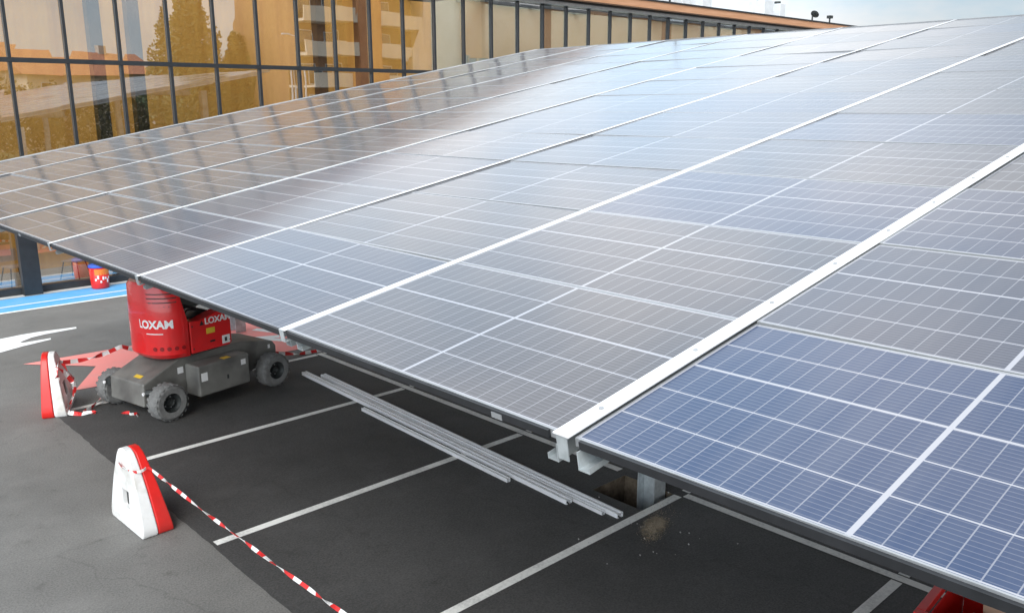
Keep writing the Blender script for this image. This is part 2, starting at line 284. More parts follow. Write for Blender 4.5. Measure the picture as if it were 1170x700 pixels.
# ------------------------------------------------------------------ helpers
def tag(o, label=None, cat=None, group=None, kind=None):
    if label: o['label'] = label
    if cat: o['category'] = cat
    if group: o['group'] = group
    if kind: o['kind'] = kind
    return o
def empty(name, loc=(0, 0, 0), rz=0):
    o = bpy.data.objects.new(name, None); o.empty_display_size = .3; col.objects.link(o)
    o.location = loc; o.rotation_euler = (0, 0, rz); return o
class MB:
    def __init__(s): s.v = []; s.f = []; s.mi = []; s.m = Matrix.Identity(4); s.slot = 0
    def add(s, vs, fs):
        b = len(s.v); s.v += [s.m @ Vector(q) for q in vs]; s.f += [[b+i for i in f] for f in fs]; s.mi += [s.slot]*len(fs); return s
    def box(s, x0, x1, y0, y1, z0, z1):
        return s.add([(x0, y0, z0), (x1, y0, z0), (x1, y1, z0), (x0, y1, z0), (x0, y0, z1), (x1, y0, z1), (x1, y1, z1), (x0, y1, z1)],
                     [(0, 3, 2, 1), (4, 5, 6, 7), (0, 1, 5, 4), (1, 2, 6, 5), (2, 3, 7, 6), (3, 0, 4, 7)])
    def quad(s, a, b, c, e): return s.add([a, b, c, e], [(0, 1, 2, 3)])
    def poly(s, pts): return s.add(pts, [tuple(range(len(pts)))])
    def prism(s, prof, a0, a1, axis='x', holes=()):
        """profile (list of 2-D points) swept from a0 to a1 along axis, with optional holes"""
        def P(p, a): return {'x': (a, p[0], p[1]), 'y': (p[0], a, p[1]), 'z': (p[0], p[1], a)}[axis]
        loops = [list(prof)]+[list(h) for h in holes]
        flat = [p for lp in loops for p in lp]; n = len(flat)
        tr = tessellate_polygon([[Vector((p[0], p[1], 0)) for p in lp] for lp in loops]) if (holes or len(prof) > 4) else None
        fs = []
        if holes: fs += [tuple(t) for t in tr]+[tuple(n+i for i in reversed(t)) for t in tr]
        else: fs += [tuple(range(n)), tuple(n+i for i in reversed(range(n)))]
        b = 0
        for lp in loops:
            k = len(lp)
            for i in range(k): fs.append((b+i, b+(i+1) % k, n+b+(i+1) % k, n+b+i))
            b += k
        return s.add([P(p, a0) for p in flat]+[P(p, a1) for p in flat], fs)
    def tube(s, pts, rad, n=10, cap=True):
        pts = [Vector(p) for p in pts]; rad = rad if isinstance(rad, (list, tuple)) else [rad]*len(pts)
        vs = []; fs = []
        for i, p in enumerate(pts):
            t = (pts[min(i+1, len(pts)-1)]-pts[max(i-1, 0)]).normalized()
            a = t.cross(Vector((0, 0, 1)));  a = a.normalized() if a.length > 1e-3 else Vector((1, 0, 0))
            bb = t.cross(a)
            for j in range(n):
                q = 2*math.pi*j/n; vs.append(p+rad[i]*(math.cos(q)*a+math.sin(q)*bb))
        for i in range(len(pts)-1):
            for j in range(n): fs.append((i*n+j, i*n+(j+1) % n, (i+1)*n+(j+1) % n, (i+1)*n+j))
        if cap: fs += [tuple(reversed(range(n))), tuple((len(pts)-1)*n+j for j in range(n))]
        return s.add(vs, fs)
    def lathe(s, prof, n=28, axis='y', c=(0, 0, 0)):
        """profile of (radius, height) turned about an axis"""
        vs = []; fs = []; k = len(prof)
        for j in range(n):
            q = 2*math.pi*j/n; cq, sq = math.cos(q), math.sin(q)
            for (ra, h) in prof:
                p = {'y': (ra*cq, h, ra*sq), 'z': (ra*cq, ra*sq, h), 'x': (h, ra*cq, ra*sq)}[axis]
                vs.append((p[0]+c[0], p[1]+c[1], p[2]+c[2]))
        for j in range(n):
            for i in range(k-1): fs.append((j*k+i, j*k+i+1, ((j+1) % n)*k+i+1, ((j+1) % n)*k+i))
        return s.add(vs, fs)
    def build(s, name, m, parent=None, bevel=0, smooth=False, seg=2):
        me = bpy.data.meshes.new(name); me.from_pydata([tuple(v) for v in s.v], [], s.f)
        for q in (m if isinstance(m, (list, tuple)) else [m]): me.materials.append(q)
        if isinstance(m, (list, tuple)):
            for p, i in zip(me.polygons, s.mi): p.material_index = i
        bm = bmesh.new(); bm.from_mesh(me); bmesh.ops.recalc_face_normals(bm, faces=bm.faces); bm.to_mesh(me); bm.free()
        if smooth:
            for p in me.polygons: p.use_smooth = True
        o = bpy.data.objects.new(name, me); col.objects.link(o)
        if parent: o.parent = parent
        if bevel:
            bv = o.modifiers.new('bevel', 'BEVEL'); bv.width = bevel; bv.segments = seg; bv.limit_method = 'ANGLE'; bv.angle_limit = R(35)
            for p in me.polygons: p.use_smooth = True
            bv.harden_normals = True
        return o
def children(o): return [c for c in bpy.data.objects if c.parent == o]
def copy_tree(o, parent=None):
    c = o.copy(); col.objects.link(c)
    if parent: c.parent = parent
    for ch in children(o): copy_tree(ch, c)
    return c
def text_mesh(name, body, size, m, parent, mw, extr=.002, bold=0):
    cu = bpy.data.curves.new(name, 'FONT'); cu.body = body; cu.size = size; cu.align_x = 'CENTER'; cu.align_y = 'CENTER'; cu.extrude = extr; cu.offset = bold
    t = bpy.data.objects.new(name, cu); col.objects.link(t)
    dg = bpy.context.evaluated_depsgraph_get(); me = bpy.data.meshes.new_from_object(t.evaluated_get(dg))
    bpy.data.objects.remove(t); bpy.data.curves.remove(cu)
    me.materials.clear(); me.materials.append(m)
    o = bpy.data.objects.new(name, me); col.objects.link(o); o.parent = parent; o.matrix_local = mw; return o
ORD = ['first', 'second', 'third', 'fourth', 'fifth', 'sixth', 'seventh', 'eighth', 'ninth', 'tenth', 'eleventh', 'twelfth', 'thirteenth']

# ------------------------------------------------------------------ ground
PIT = (6.62, 7.18, 5.10, 5.78)
def sheet(mb, x0, x1, y0, y1, z, hole=None):
    if not hole: return mb.quad((x0, y0, z), (x1, y0, z), (x1, y1, z), (x0, y1, z))
    a, b, c, e = hole; xs = (x0, a, b, x1); ys = (y0, c, e, y1)
    for i in range(3):
        for j in range(3):
            if i == 1 and j == 1: continue
            mb.quad((xs[i], ys[j], z), (xs[i+1], ys[j], z), (xs[i+1], ys[j+1], z), (xs[i], ys[j+1], z))
    return mb
g = MB(); sheet(g, -900, 900, -900, 900, 0, PIT); tag(g.build('ground', MT['lane']), kind='structure')
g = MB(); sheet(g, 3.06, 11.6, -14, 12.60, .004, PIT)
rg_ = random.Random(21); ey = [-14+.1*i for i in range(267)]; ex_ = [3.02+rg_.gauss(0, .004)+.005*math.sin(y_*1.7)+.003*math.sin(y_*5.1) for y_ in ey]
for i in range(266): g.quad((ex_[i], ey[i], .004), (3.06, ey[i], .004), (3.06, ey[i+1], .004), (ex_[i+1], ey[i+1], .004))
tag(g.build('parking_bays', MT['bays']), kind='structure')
pit = MB(); a, b, c, e = PIT
pit.quad((a, c, -.75), (b, c, -.75), (b, e, -.75), (a, e, -.75))
pit.quad((a, c, -.75), (a, c, .0), (b, c, .0), (b, c, -.75)); pit.quad((a, e, -.75), (a, e, .0), (b, e, .0), (b, e, -.75))
pit.quad((a, c, -.75), (a, e, -.75), (a, e, .0), (a, c, .0)); pit.quad((b, c, -.75), (b, e, -.75), (b, e, .0), (b, c, .0))
tag(pit.build('foundation_pit', MT['soil']), kind='structure')

# thin spilled sand lets the asphalt show through towards its rim
def sand_fade():
    m = MT['sand']; n, l = m.node_tree.nodes, m.node_tree.links; b = n['Principled BSDF']
    t = n.new('ShaderNodeTexCoord'); mp_ = n.new('ShaderNodeMapping'); mp_.inputs['Scale'].default_value = (1/.44, 1/.20, 0); l.new(t.outputs['Object'], mp_.inputs['Vector'])
    ln = n.new('ShaderNodeVectorMath'); ln.operation = 'LENGTH'; l.new(mp_.outputs['Vector'], ln.inputs[0])
    nn = n.new('ShaderNodeTexNoise'); nn.inputs['Scale'].default_value = 9; nn.inputs['Detail'].default_value = 9; nn.inputs['Roughness'].default_value = .72; l.new(t.outputs['Object'], nn.inputs['Vector'])
    a = n.new('ShaderNodeMath'); a.operation = 'MULTIPLY_ADD'; a.inputs[1].default_value = 1.5; l.new(nn.outputs['Fac'], a.inputs[0])
    s_ = n.new('ShaderNodeMath'); s_.operation = 'SUBTRACT'; s_.inputs[0].default_value = .0; l.new(ln.outputs['Value'], s_.inputs[1]); l.new(s_.outputs[0], a.inputs[2])
    mr = n.new('ShaderNodeMapRange'); mr.inputs['From Min'].default_value = .0; mr.inputs['From Max'].default_value = .55; l.new(a.outputs[0], mr.inputs['Value']); l.new(mr.outputs['Result'], b.inputs['Alpha'])
MT['sand_grain'] = noisy('sand_grains', (.30, .24, .165), (.38, .31, .22), 25, .95)
sand_fade()
PZ = .008
def ground_mark(name, pts, m, z=PZ):
    mb = MB(); mb.poly([(x, y, z) for x, y in pts]); return tag(mb.build(name, m), kind='structure')
def stripe(name, p, q, wd, m, z=PZ):
    p, q = Vector(p), Vector(q); t = (q-p).normalized(); nn = Vector((-t.y, t.x))*wd/2
    return ground_mark(name, [(p-nn)[:], (q-nn)[:], (q+nn)[:], (p+nn)[:]], m, z)
for y, xs in ((12.55, 3.2), (10.06, 3.25), (7.51, 3.06), (5.03, 3.06), (2.66, 3.06), (.2, 3.06), (-2.3, 3.06)):
    stripe('parking_line', (xs, y), (7.17 if y != 5.03 else 7.17, y), .1, MT['white_paint'])
    stripe('parking_line', (7.31, y), (11.4, y), .1, MT['white_paint'])
stripe('parking_line', (7.24, -8), (7.24, 4.98), .1, MT['white_paint'], PZ+.0005)
stripe('parking_line', (7.24, 5.9), (7.24, 12.6), .1, MT['white_paint'], PZ+.0005)
# cycle lane before the building: blue with white edge lines
ground_mark('cycle_lane', [(-60, 19.82), (60, 19.82), (60, 21.22), (-60, 21.22)], MT['blue_paint'], .004)
stripe('lane_edge_line', (-60, 19.76), (60, 19.76), .12, MT['fresh_white'])
stripe('lane_centre_line', (-60, 20.36), (60, 20.36), .08, MT['fresh_white'])
ground_mark('entrance_paving', [(-60, 21.24), (60, 21.24), (60, 21.5), (-60, 21.5)], MT['kerb'], .006)
# white direction arrow
ARROW = [(4.797, 17.496), (4.764, 17.36), (4.188, 17.313), (3.943, 17.229), (3.703, 17.025), (3.725, 16.939), (4.191, 16.939), (4.165, 16.829), (3.66, 16.679), (3.304, 16.519), (2.99, 16.487), (2.829, 17.324), (3.268, 17.462), (3.515, 17.524), (3.827, 17.583), (4.15, 17.589)]
ground_mark('road_arrow', ARROW, MT['fresh_white'])
# red painted crossing zone under and beyond the lift
ground_mark('red_zone', [(3.36, 15.46), (5.25, 15.35), (9.5, 16.3), (9.8, 14.4), (7.9, 13.0), (4.19, 13.35), (3.56, 13.42), (4.20, 14.50)], MT['red_paint'])
stripe('red_zone_line', (6.3, 14.55), (7.3, 14.1), .2, MT['fresh_white'], PZ+.003)
stripe('red_zone_line', (7.2, 14.9), (7.75, 13.7), .16, MT['fresh_white'], PZ+.003)
stripe('red_zone_line', (6.9, 14.3), (7.6, 13.2), .16, MT['fresh_white'], PZ+.004)

# sand spilled beside the pit
def sand():
    mb = MB(); rng = random.Random(3); n = 64; rings = 7; vs = [(0, 0, .018)]; fs = []
    rad = [1+.12*math.sin(3*q*2*math.pi/n+1)+.08*math.sin(5*q*2*math.pi/n)+rng.uniform(-.04, .04) for q in range(n)]
    for k in range(1, rings+1):
        for j in range(n):
            t = k/rings; q = 2*math.pi*j/n
            vs.append((.44*t*rad[j]*math.cos(q), .20*t*rad[j]*math.sin(q), .014*(1-t)**1.3+rng.uniform(0, .007)*(1-t)+.0005))
    for j in range(n): fs.append((0, 1+j, 1+(j+1) % n))
    for k in range(rings-1):
        for j in range(n): fs.append((1+k*n+j, 1+k*n+(j+1) % n, 1+(k+1)*n+(j+1) % n, 1+(k+1)*n+j))
    mb.add(vs, fs); o = mb.build('sand', MT['sand'], smooth=True); o.location = (6.42, 4.77, .010); o.rotation_euler = (0, 0, R(25)); tag(o, kind='stuff')
    mb = MB()
    for i in range(700):
        f = abs(rng.gauss(0, .8)); q = rng.uniform(0, 2*math.pi); x, y = .24*f*math.cos(q), .085*f*math.sin(q)
        if rng.random() < .25: x += rng.uniform(0, .6); y += rng.gauss(.02, .05)
        s_ = rng.uniform(.002, .0045); mb.add([(x-s_, y-s_, 0), (x+s_, y-s_*.6, 0), (x+s_*.2, y+s_, 0), (x, y, s_)], [(0, 1, 3), (1, 2, 3), (2, 0, 3)])
    o = mb.build('sand_grains', MT['sand_grain']); o.location = (6.42, 4.76, .009); o.rotation_euler = (0, 0, R(25)); tag(o, kind='stuff')
    # loose grit
    mb = MB()
    for i in range(22):
        x, y = (rng.gauss(6.4, .45), rng.gauss(4.8, .4)) if i < 40 else (rng.uniform(3, 7.2), rng.uniform(2, 10))
        s_ = rng.uniform(.004, .012); mb.add([(x-s_, y-s_, .005), (x+s_, y-s_*.6, .005), (x+s_*.2, y+s_, .005), (x, y, .005+s_*1.2)], [(0, 1, 3), (1, 2, 3), (2, 0, 3)])
    tag(mb.build('grit', MT['kerb']), kind='stuff')
sand()

# ------------------------------------------------------------------ glass building
YF = 21.64
bld = empty('glass_building', (5, YF, 0))
tag(bld, 'long glass-fronted building with dark mullions and amber interior behind the canopy', 'building')
def pb(mb, name, m, **k):
    o = mb.build(name, m, bld, **k); o.matrix_parent_inverse = Matrix.Translation((-5, -YF, 0)); return o
MX = [-.9+1.19*i for i in range(-6, 38)]; MX = [5.31-1.19*4+1.178*i for i in range(-3, 34)]
X0, X1 = MX[0], 44.5
ZT, ZM, ZS = 7.5, 5.17, .16
for i in range(len(MX)-1):
    for (z0, z1) in ((ZS, ZM), (ZM, ZT)):
        mb = MB(); xa, xb = MX[i]+.03, MX[i+1]-.03
        j_ = [random.uniform(-.005, .005) for _ in range(4)]
        mb.add([(x_, y_+j_[q_], z_) for y_ in (YF+.02, YF+.034) for q_, (x_, z_) in enumerate(((xa, z0+.02), (xb, z0+.02), (xb, z1-.02), (xa, z1-.02)))], [(0, 1, 2, 3), (4, 7, 6, 5), (0, 4, 5, 1), (1, 5, 6, 2), (2, 6, 7, 3), (3, 7, 4, 0)]); pb(mb, 'glass_pane', MT['glass'])
for x in MX:
    mb = MB(); mb.box(x-.032, x+.032, YF-.05, YF+.07, 0.0, ZT+.02); pb(mb, 'mullion', MT['mullion'])
mb = MB(); mb.box(X0, MX[-1], YF-.06, YF+.06, ZM-.05, ZM+.05); pb(mb, 'transom', MT['mullion'])
mb = MB(); mb.box(X0, MX[-1], YF-.13, YF+.06, .0, ZS); pb(mb, 'sill', MT['mullion'])
mb = MB(); mb.box(X0, X1, YF-.16, YF+.12, ZT+.022, ZT+.13); pb(mb, 'head_rail', MT['alu'])
mb = MB(); mb.box(X0, X1, YF-.22, YF+.14, ZT+.133, ZT+.30); pb(mb, 'soffit', MT['black'])
# glazed roof strip with bars, added to let daylight onto the inner wall
mb = MB(); mb.box(X0, X1, YF+.15, YF+2.86, ZT+.25, ZT+.265); pb(mb, 'added_roof_glazing', MT['added_skylight'])
for x in MX[::2]:
    mb = MB(); mb.box(x-.03, x+.03, YF+.15, YF+2.86, ZT+.14, ZT+.245); pb(mb, 'added_glazing_bar', MT['mullion'])
mb = MB(); mb.box(X0, X1, YF-.52, YF-.225, ZT+.20, ZT+.46); pb(mb, 'fascia', MT['wood'])
mb = MB(); mb.box(X0, X1, YF-.56, YF-.2, ZT+.462, ZT+.52); pb(mb, 'roof_edge', MT['black'])
mb = MB(); mb.box(X0, X1, YF+2.87, YF+14, ZT+.302, ZT+.45); pb(mb, 'roof', MT['roof'])
mb = MB(); mb.box(X0, 19.3, YF+2.9, YF+3.05, .0, ZT+.12); pb(mb, 'inner_wall', MT['amber'])
mb = MB(); mb.box(19.3, X1, YF+1.9, YF+2.05, 0, ZT+.12); pb(mb, 'inner_wall', MT['palewall'])
mb = MB(); mb.box(19.15, 19.3, YF+.2, YF+2.85, 0, ZT+.12); pb(mb, 'inner_wall', MT['palewall'])
mb = MB(); mb.box(X0, X1, YF+.12, YF+2.88, .006, .03); pb(mb, 'inner_floor', MT['floor_in'])
mb = MB(); mb.box(X0-.1, X0, YF, YF+14, 0, ZT+.3); mb.box(X1, X1+.1, YF-.1, YF+14, 0, ZT+.3); mb.box(X0, X1, YF+13.9, YF+14, 0, ZT+.3); pb(mb, 'outer_wall', MT['cream'])
for x in (7.27, 8.18, 13.35, 14.75, 22.5, 29.5, 36.5):
    mb = MB(); mb.box(x-.14, x+.14, YF+.45, YF+.73, .03, ZT+.12); pb(mb, 'steel_column', MT['mullion'])
for (xa, za, xb, zb) in ((7.35, 3.1, 8.1, 3.55), (14.3, 7.4, 13.2, 7.9-.3)):
    mb = MB(); mb.tube([(xa, YF+.6, za), (xb, YF+.3, zb)], .035); pb(mb, 'brace', MT['mullion'])
# dark portal post at the entrance, chairs inside
mb = MB(); mb.box(4.86, 5.24, YF-.36, YF-.14, 0, 2.75); pb(mb, 'portal_post', MT['mullion'], bevel=.008)
mb = MB(); mb.box(1.6, 4.855, YF-.34, YF-.15, 2.45, 2.74); pb(mb, 'portal_lintel', MT['mullion'])
def chair():
    t = empty('chair', (0, 0, .03)); k = MB()
    k.box(-.21, .21, -.21, .21, .43, .46); k.build('seat', MT['tan'], t, bevel=.01)
    for sx in (-1, 1):
        for sy in (-1, 1):
            k = MB(); k.tube([(sx*.25, sy*.24, 0), (sx*.17, sy*.16, .44)], .014, 8); k.build('leg', MT['black'], t)
    k = MB(); k.prism([(-.2, .55), (.2, .55), (.18, .84), (-.18, .84)], .2, .225, 'y'); k.build('backrest', MT['tan'], t)
    return t
ch = chair(); ch.location = (5.05, YF+1.1, .03); ch.rotation_euler.z = R(15)
tag(ch, 'thin-legged chair inside the glass, left of the dark portal post', 'chair', 'chairs inside the building')
c2 = copy_tree(ch); c2.location = (6.35, YF+1.0, .03); c2.rotation_euler.z = R(-50)
tag(c2, 'thin-legged chair inside the glass, behind the red and orange tub', 'chair', 'chairs inside the building')

# roof units
def roof_unit(x, y, w_, h, dp, label):
    t = empty('roof_unit', (x, y, ZT+.45)); k = MB(); k.box(-w_/2, w_/2, -dp/2, dp/2, .08, h); k.build('casing', MT['white_metal'], t, bevel=.02)
    k = MB(); k.lathe([(0, h), (w_*.3, h), (w_*.3, h+.12), (w_*.24, h+.12), (w_*.24, h+.02)], 16, 'z'); k.build('fan_ring', MT['darkmetal'], t)
    for s_ in (-1, 1):
        k = MB(); k.box(s_*w_*.4-.05, s_*w_*.4+.05, -dp/2, dp/2, 0, .08); k.build('foot', MT['darkmetal'], t)
    tag(t, label, 'ventilation unit', 'roof units on the glass building')
roof_unit(30.2, 23.2, .9, 1.25, .9, 'largest pale grey ventilation unit on the roof, nearest to the camera')
roof_unit(31.6, 23.2, .55, 1.0, .7, 'narrow pale ventilation unit just right of the largest roof unit')
roof_unit(32.8, 23.0, .7, .75, .8, 'low pale ventilation unit on the roof, right of the narrow one')
roof_unit(37.5, 22.8, .8, .95, .8, 'grey ventilation unit on the far half of the roof')
roof_unit(38.9, 22.8, .5, .9, .6, 'small square ventilation unit at the far end of the roof units')
def roof_mast(x, y, h, label, dish=False):
    t = empty('roof_dish' if dish else 'roof_mast', (x, y, ZT+.45)); k = MB(); k.tube([(0, 0, 0), (0, 0, h)], .04, 8); k.build('pole', MT['darkmetal'], t)
    if dish:
        k = MB(); k.m = Matrix.Translation((0, -.1, h)) @ Matrix.Rotation(R(-40), 4, 'Y')
        k.lathe([(0, -.01), (.13, .015), (.21, .065), (.20, .075), (.12, .025), (0, 0)], 20, 'x'); k.build('dish', MT['darkmetal'], t)
    else:
        k = MB(); k.box(-.14, .14, -.1, .1, h, h+.14); k.build('head', MT['darkmetal'], t)
    tag(t, label, 'roof dish' if dish else 'mast')
roof_mast(41.6, 22.4, .55, 'small dark satellite dish near the far end of the roof', True)
roof_mast(43.4, 22.4, .5, 'short dark mast at the far end of the roof')
roof_mast(28.6, 21.45, 1.4, 'thin dark mast rising from the roof edge left of the roof units')

# tub by the building
def tub():
    t = empty('tub', (6.42, 21.08, .004), R(15)); k = MB()
    k.lathe([(0, 0), (.185, 0), (.195, .03), (.215, .50), (.205, .50), (.19, .06), (0, .05)], 24, 'z'); k.build('body', MT['red_plastic'], t, smooth=True)
    k = MB(); k.lathe([(0, .56), (.20, .56), (.225, .54), (.225, .503), (.0, .503)], 24, 'z'); k.build('lid', MT['blue_plastic'], t)
    k = MB()
    for j in range(9):
        q0, q1 = R(-150+j*13), R(-150+(j+1)*13)
        k.quad((.208*math.cos(q0), .208*math.sin(q0), .33), (.208*math.cos(q1), .208*math.sin(q1), .33), (.216*math.cos(q1), .216*math.sin(q1), .47), (.216*math.cos(q0), .216*math.sin(q0), .47))
    k.build('orange_band', MT['orange'], t)
    k = MB(); rng = random.Random(2)
    for j in range(7):
        q = R(-145+j*15); h = .2+.05*math.sin(j*2.2); k.m = Matrix.Rotation(q, 4, 'Z'); k.box(.2035, .212, -.018, .018, h, h+.05+.03*(j % 2))
    k.build('white_lettering', MT['white_text'], t)
    tag(t, 'red and orange tub with blue lid on the blue lane by the glass building', 'tub')
tub()

# ------------------------------------------------------------------ solar canopy
P0 = Vector((1.948, 15.107, 3.0756)); AX = Vector((math.cos(TILT), 0, math.sin(TILT))); NX = Vector((-math.sin(TILT), 0, math.cos(TILT)))
NS, NK = 12, 12
def cp(s, k, h=0): return P0+AX*s+Vector((0, -LP*k, 0))+NX*h
CM = Matrix((AX, (0, 1, 0), NX)).transposed().to_4x4(); CM.translation = P0     # canopy frame: x up the slope, y towards the building, z normal
can = empty('canopy_frame', (P0.x, P0.y-LP*6, 0))
tag(can, 'steel frame of the solar canopy with white cover strips and black eave trim', 'canopy frame')
def pc(mb, name, m, **k):
    o = mb.build(name, m, can, **k); o.matrix_parent_inverse = Matrix.Translation((-P0.x, -(P0.y-LP*6), 0)); return o
SL = NS*WP
for k in range(NK+1):
    y = -LP*k; big = (k == 7)
    hw = .036 if big else (.028 if k == 6 else .0226); h = .014 if big else .006
    mb = MB(); mb.m = CM
    if big:   # folded cover with a lip down the near end
        mb.box(-.03, SL, y-hw+.012, y+hw+.012, .006, h)
    else: mb.box(-.015, SL, y-hw, y+hw, .004, h)
    pc(mb, 'cover_strip', MT['cap'], bevel=.003)
    # purlin pair below the joint: two J-shaped profiles
    for s_ in ((-1, 1) if k in (0, 3, 6, 7, 9, 12) else (1,)):
        q = y+s_*(.045 if big else .03)
        prof = [(q, -.04), (q+s_*.004, -.04), (q+s_*.004, -.104), (q+s_*.046, -.104), (q+s_*.046, -.086), (q+s_*.050, -.086), (q+s_*.050, -.108), (q, -.108)]
        mb = MB(); mb.m = CM; mb.prism([(a_, b_) for a_, b_ in prof], .03 if not big else -.02, SL-.05, 'x'); pc(mb, 'purlin', MT['galv'])
for j in range(24):
    mb = MB(); mb.m = CM; mb.lathe([(0, .0195), (.008, .0195), (.009, .0145)], 8, 'z', (.18+j*WP/2, -LP*7+.012, 0)); pc(mb, 'bolt', MT['alu'])
mb = MB(); mb.m = CM; mb.box(-.026, -.022, -LP*7-.012, -LP*7+.036, -.085, .005); pc(mb, 'end_plate', MT['galv'])
for k in range(NK+1):
    if k == 7: continue
    mb = MB(); mb.m = CM; mb.box(-.021, -.016, -LP*k-.018, -LP*k+.018, -.05, .009); mb.box(-.021, .03, -LP*k-.018, -LP*k+.018, -.055, -.051); pc(mb, 'end_clip', MT['galv'])
# black eave trim
for k in range(NK):
    ya, yb = -LP*k-(.05 if k == 6+1 else .03), -LP*(k+1)+(.09 if k == 6 else .03)
    mb = MB(); mb.m = CM; mb.box(-.010, .006, yb, ya, -.034, -.004); mb.box(.006, .02, yb, ya, -.034, -.031); pc(mb, 'eave_trim', MT['black'])
    if k in (3, 6):
        mb = MB(); mb.m = CM; yy = (-LP*(k+1)+.35) if k == 6 else -LP*(k+1)+.9
        mb.box(-.013, -.0105, yy-.028, yy+.026, -.034, -.012); pc(mb, 'label_plate', MT['alu'])
for y in (.034, -LP*NK-.034):
    mb = MB(); mb.m = CM; mb.box(-.01, SL, y-.01, y+.01, -.12, .012); pc(mb, 'side_trim', MT['alu'])
mb = MB(); mb.m = CM; mb.box(SL, SL+.02, -LP*NK, 0, -.12, .01); pc(mb, 'ridge_trim', MT['alu'])
# rafters across, main beams, columns
for s in (2.6, 6.4, 10.2):
    for (dz0, dz1) in ((-.19, -.18), (-.36, -.35)):
        pass
    mb = MB(); mb.m = CM; mb.box(s-.06, s+.06, -LP*NK+.2, -.2, -.185, -.175); mb.box(s-.004, s+.004, -LP*NK+.2, -.2, -.335, -.185); mb.box(s-.06, s+.06, -LP*NK+.2, -.2, -.345, -.335); pc(mb, 'cross_beam', MT['galv'])
def column(x, y):
    top = (x-P0.x)*math.tan(TILT)+P0.z-.36
    mb = MB(); mb.box(x-.10, x+.10, y-.115, y-.10, -.6, top); mb.box(x-.10, x+.10, y+.10, y+.115, -.6, top); mb.box(x-.006, x+.006, y-.10, y+.10, -.6, top); pc(mb, 'column', MT['galv'])
    mb = MB(); mb.box(x-.19, x+.19, y-.21, y+.21, -.62, -.60)
    for s_ in (-1, 1): mb.prism([(x+s_*.1, -.6), (x+s_*.19, -.6), (x+s_*.19, -.5), (x+s_*.1, -.2)], y-.006, y+.006, 'y')
    pc(mb, 'base_plate', MT['galv'])
column(7.05, 5.30)
for (x, y) in ((6.93, 16.9-1.9), (6.93, -4.6), (13.0, 5.4), (13.0, 13.6), (13.0, -4.6)):
    top = (x-P0.x)*math.tan(TILT)+P0.z-.36
    mb = MB(); mb.box(x-.10, x+.10, y-.115, y-.10, .01, top); mb.box(x-.10, x+.10, y+.10, y+.115, .01, top); mb.box(x-.006, x+.006, y-.10, y+.10, .01, top); pc(mb, 'column', MT['galv'])
# horizontal foot channel from the near column
mb = MB(); mb.box(7.04, 9.2, 5.33, 5.34, .03, .21); mb.box(7.04, 9.2, 5.34, 5.41, .20, .21); mb.box(7.04, 9.2, 5.34, 5.41, .03, .04); pc(mb, 'foot_channel', MT['galv'])

# modules
def make_panel():
    mb = MB(); mb.box(-MODX/2+FR, MODX/2-FR, -MODY/2+FR, MODY/2-FR, -.006, -.001)
    o = mb.build('solar_panel', MT['cells'])
    f = MB(); z0, z1 = -.032, .0
    f.box(-MODX/2, -MODX/2+FR, -MODY/2, MODY/2, z0, z1); f.box(MODX/2-FR, MODX/2, -MODY/2, MODY/2, z0, z1)
    f.box(-MODX/2+FR, MODX/2-FR, -MODY/2, -MODY/2+FR, z0, z1); f.box(-MODX/2+FR, MODX/2-FR, MODY/2-FR, MODY/2, z0, z1)
    f.build('frame', MT['alu'], o)
    return o
proto = make_panel()
rng = random.Random(11)
BLUE = {(7, 0): 1.0, (8, 0): .95, (6, 2): .75, (6, 4): .7, (7, 2): .6, (8, 2): .8, (7, 5): .4, (5, 5): .5}
first = True
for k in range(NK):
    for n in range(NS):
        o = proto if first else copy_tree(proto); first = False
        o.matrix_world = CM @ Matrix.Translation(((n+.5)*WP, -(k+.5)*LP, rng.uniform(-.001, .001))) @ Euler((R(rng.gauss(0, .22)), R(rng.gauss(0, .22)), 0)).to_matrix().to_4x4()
        bl = BLUE.get((k, n), max(0, rng.gauss(.12, .12)))
        v = rng.uniform(.85, 1.15)
        c0, c1 = Vector((.048, .045, .052)), Vector((.004, .024, .080))
        c_ = (c0*(1-bl)+c1*bl)*v if k > 3 else Vector((.040, .033, .030))*v; o.color = (*c_, 1)  # rows nearest the building: its brown reflection is put into the cell colour
        side = ('%s row of the canopy counted from the glass building' % ORD[k])
        tone = 'deep blue' if bl > .65 else 'bluish' if bl > .35 else 'greyish'
        tag(o, '%s solar panel, %s from the low eave in the %s row from the building' % (tone, ORD[n], ORD[k]), 'solar panel', 'solar panels of the canopy')

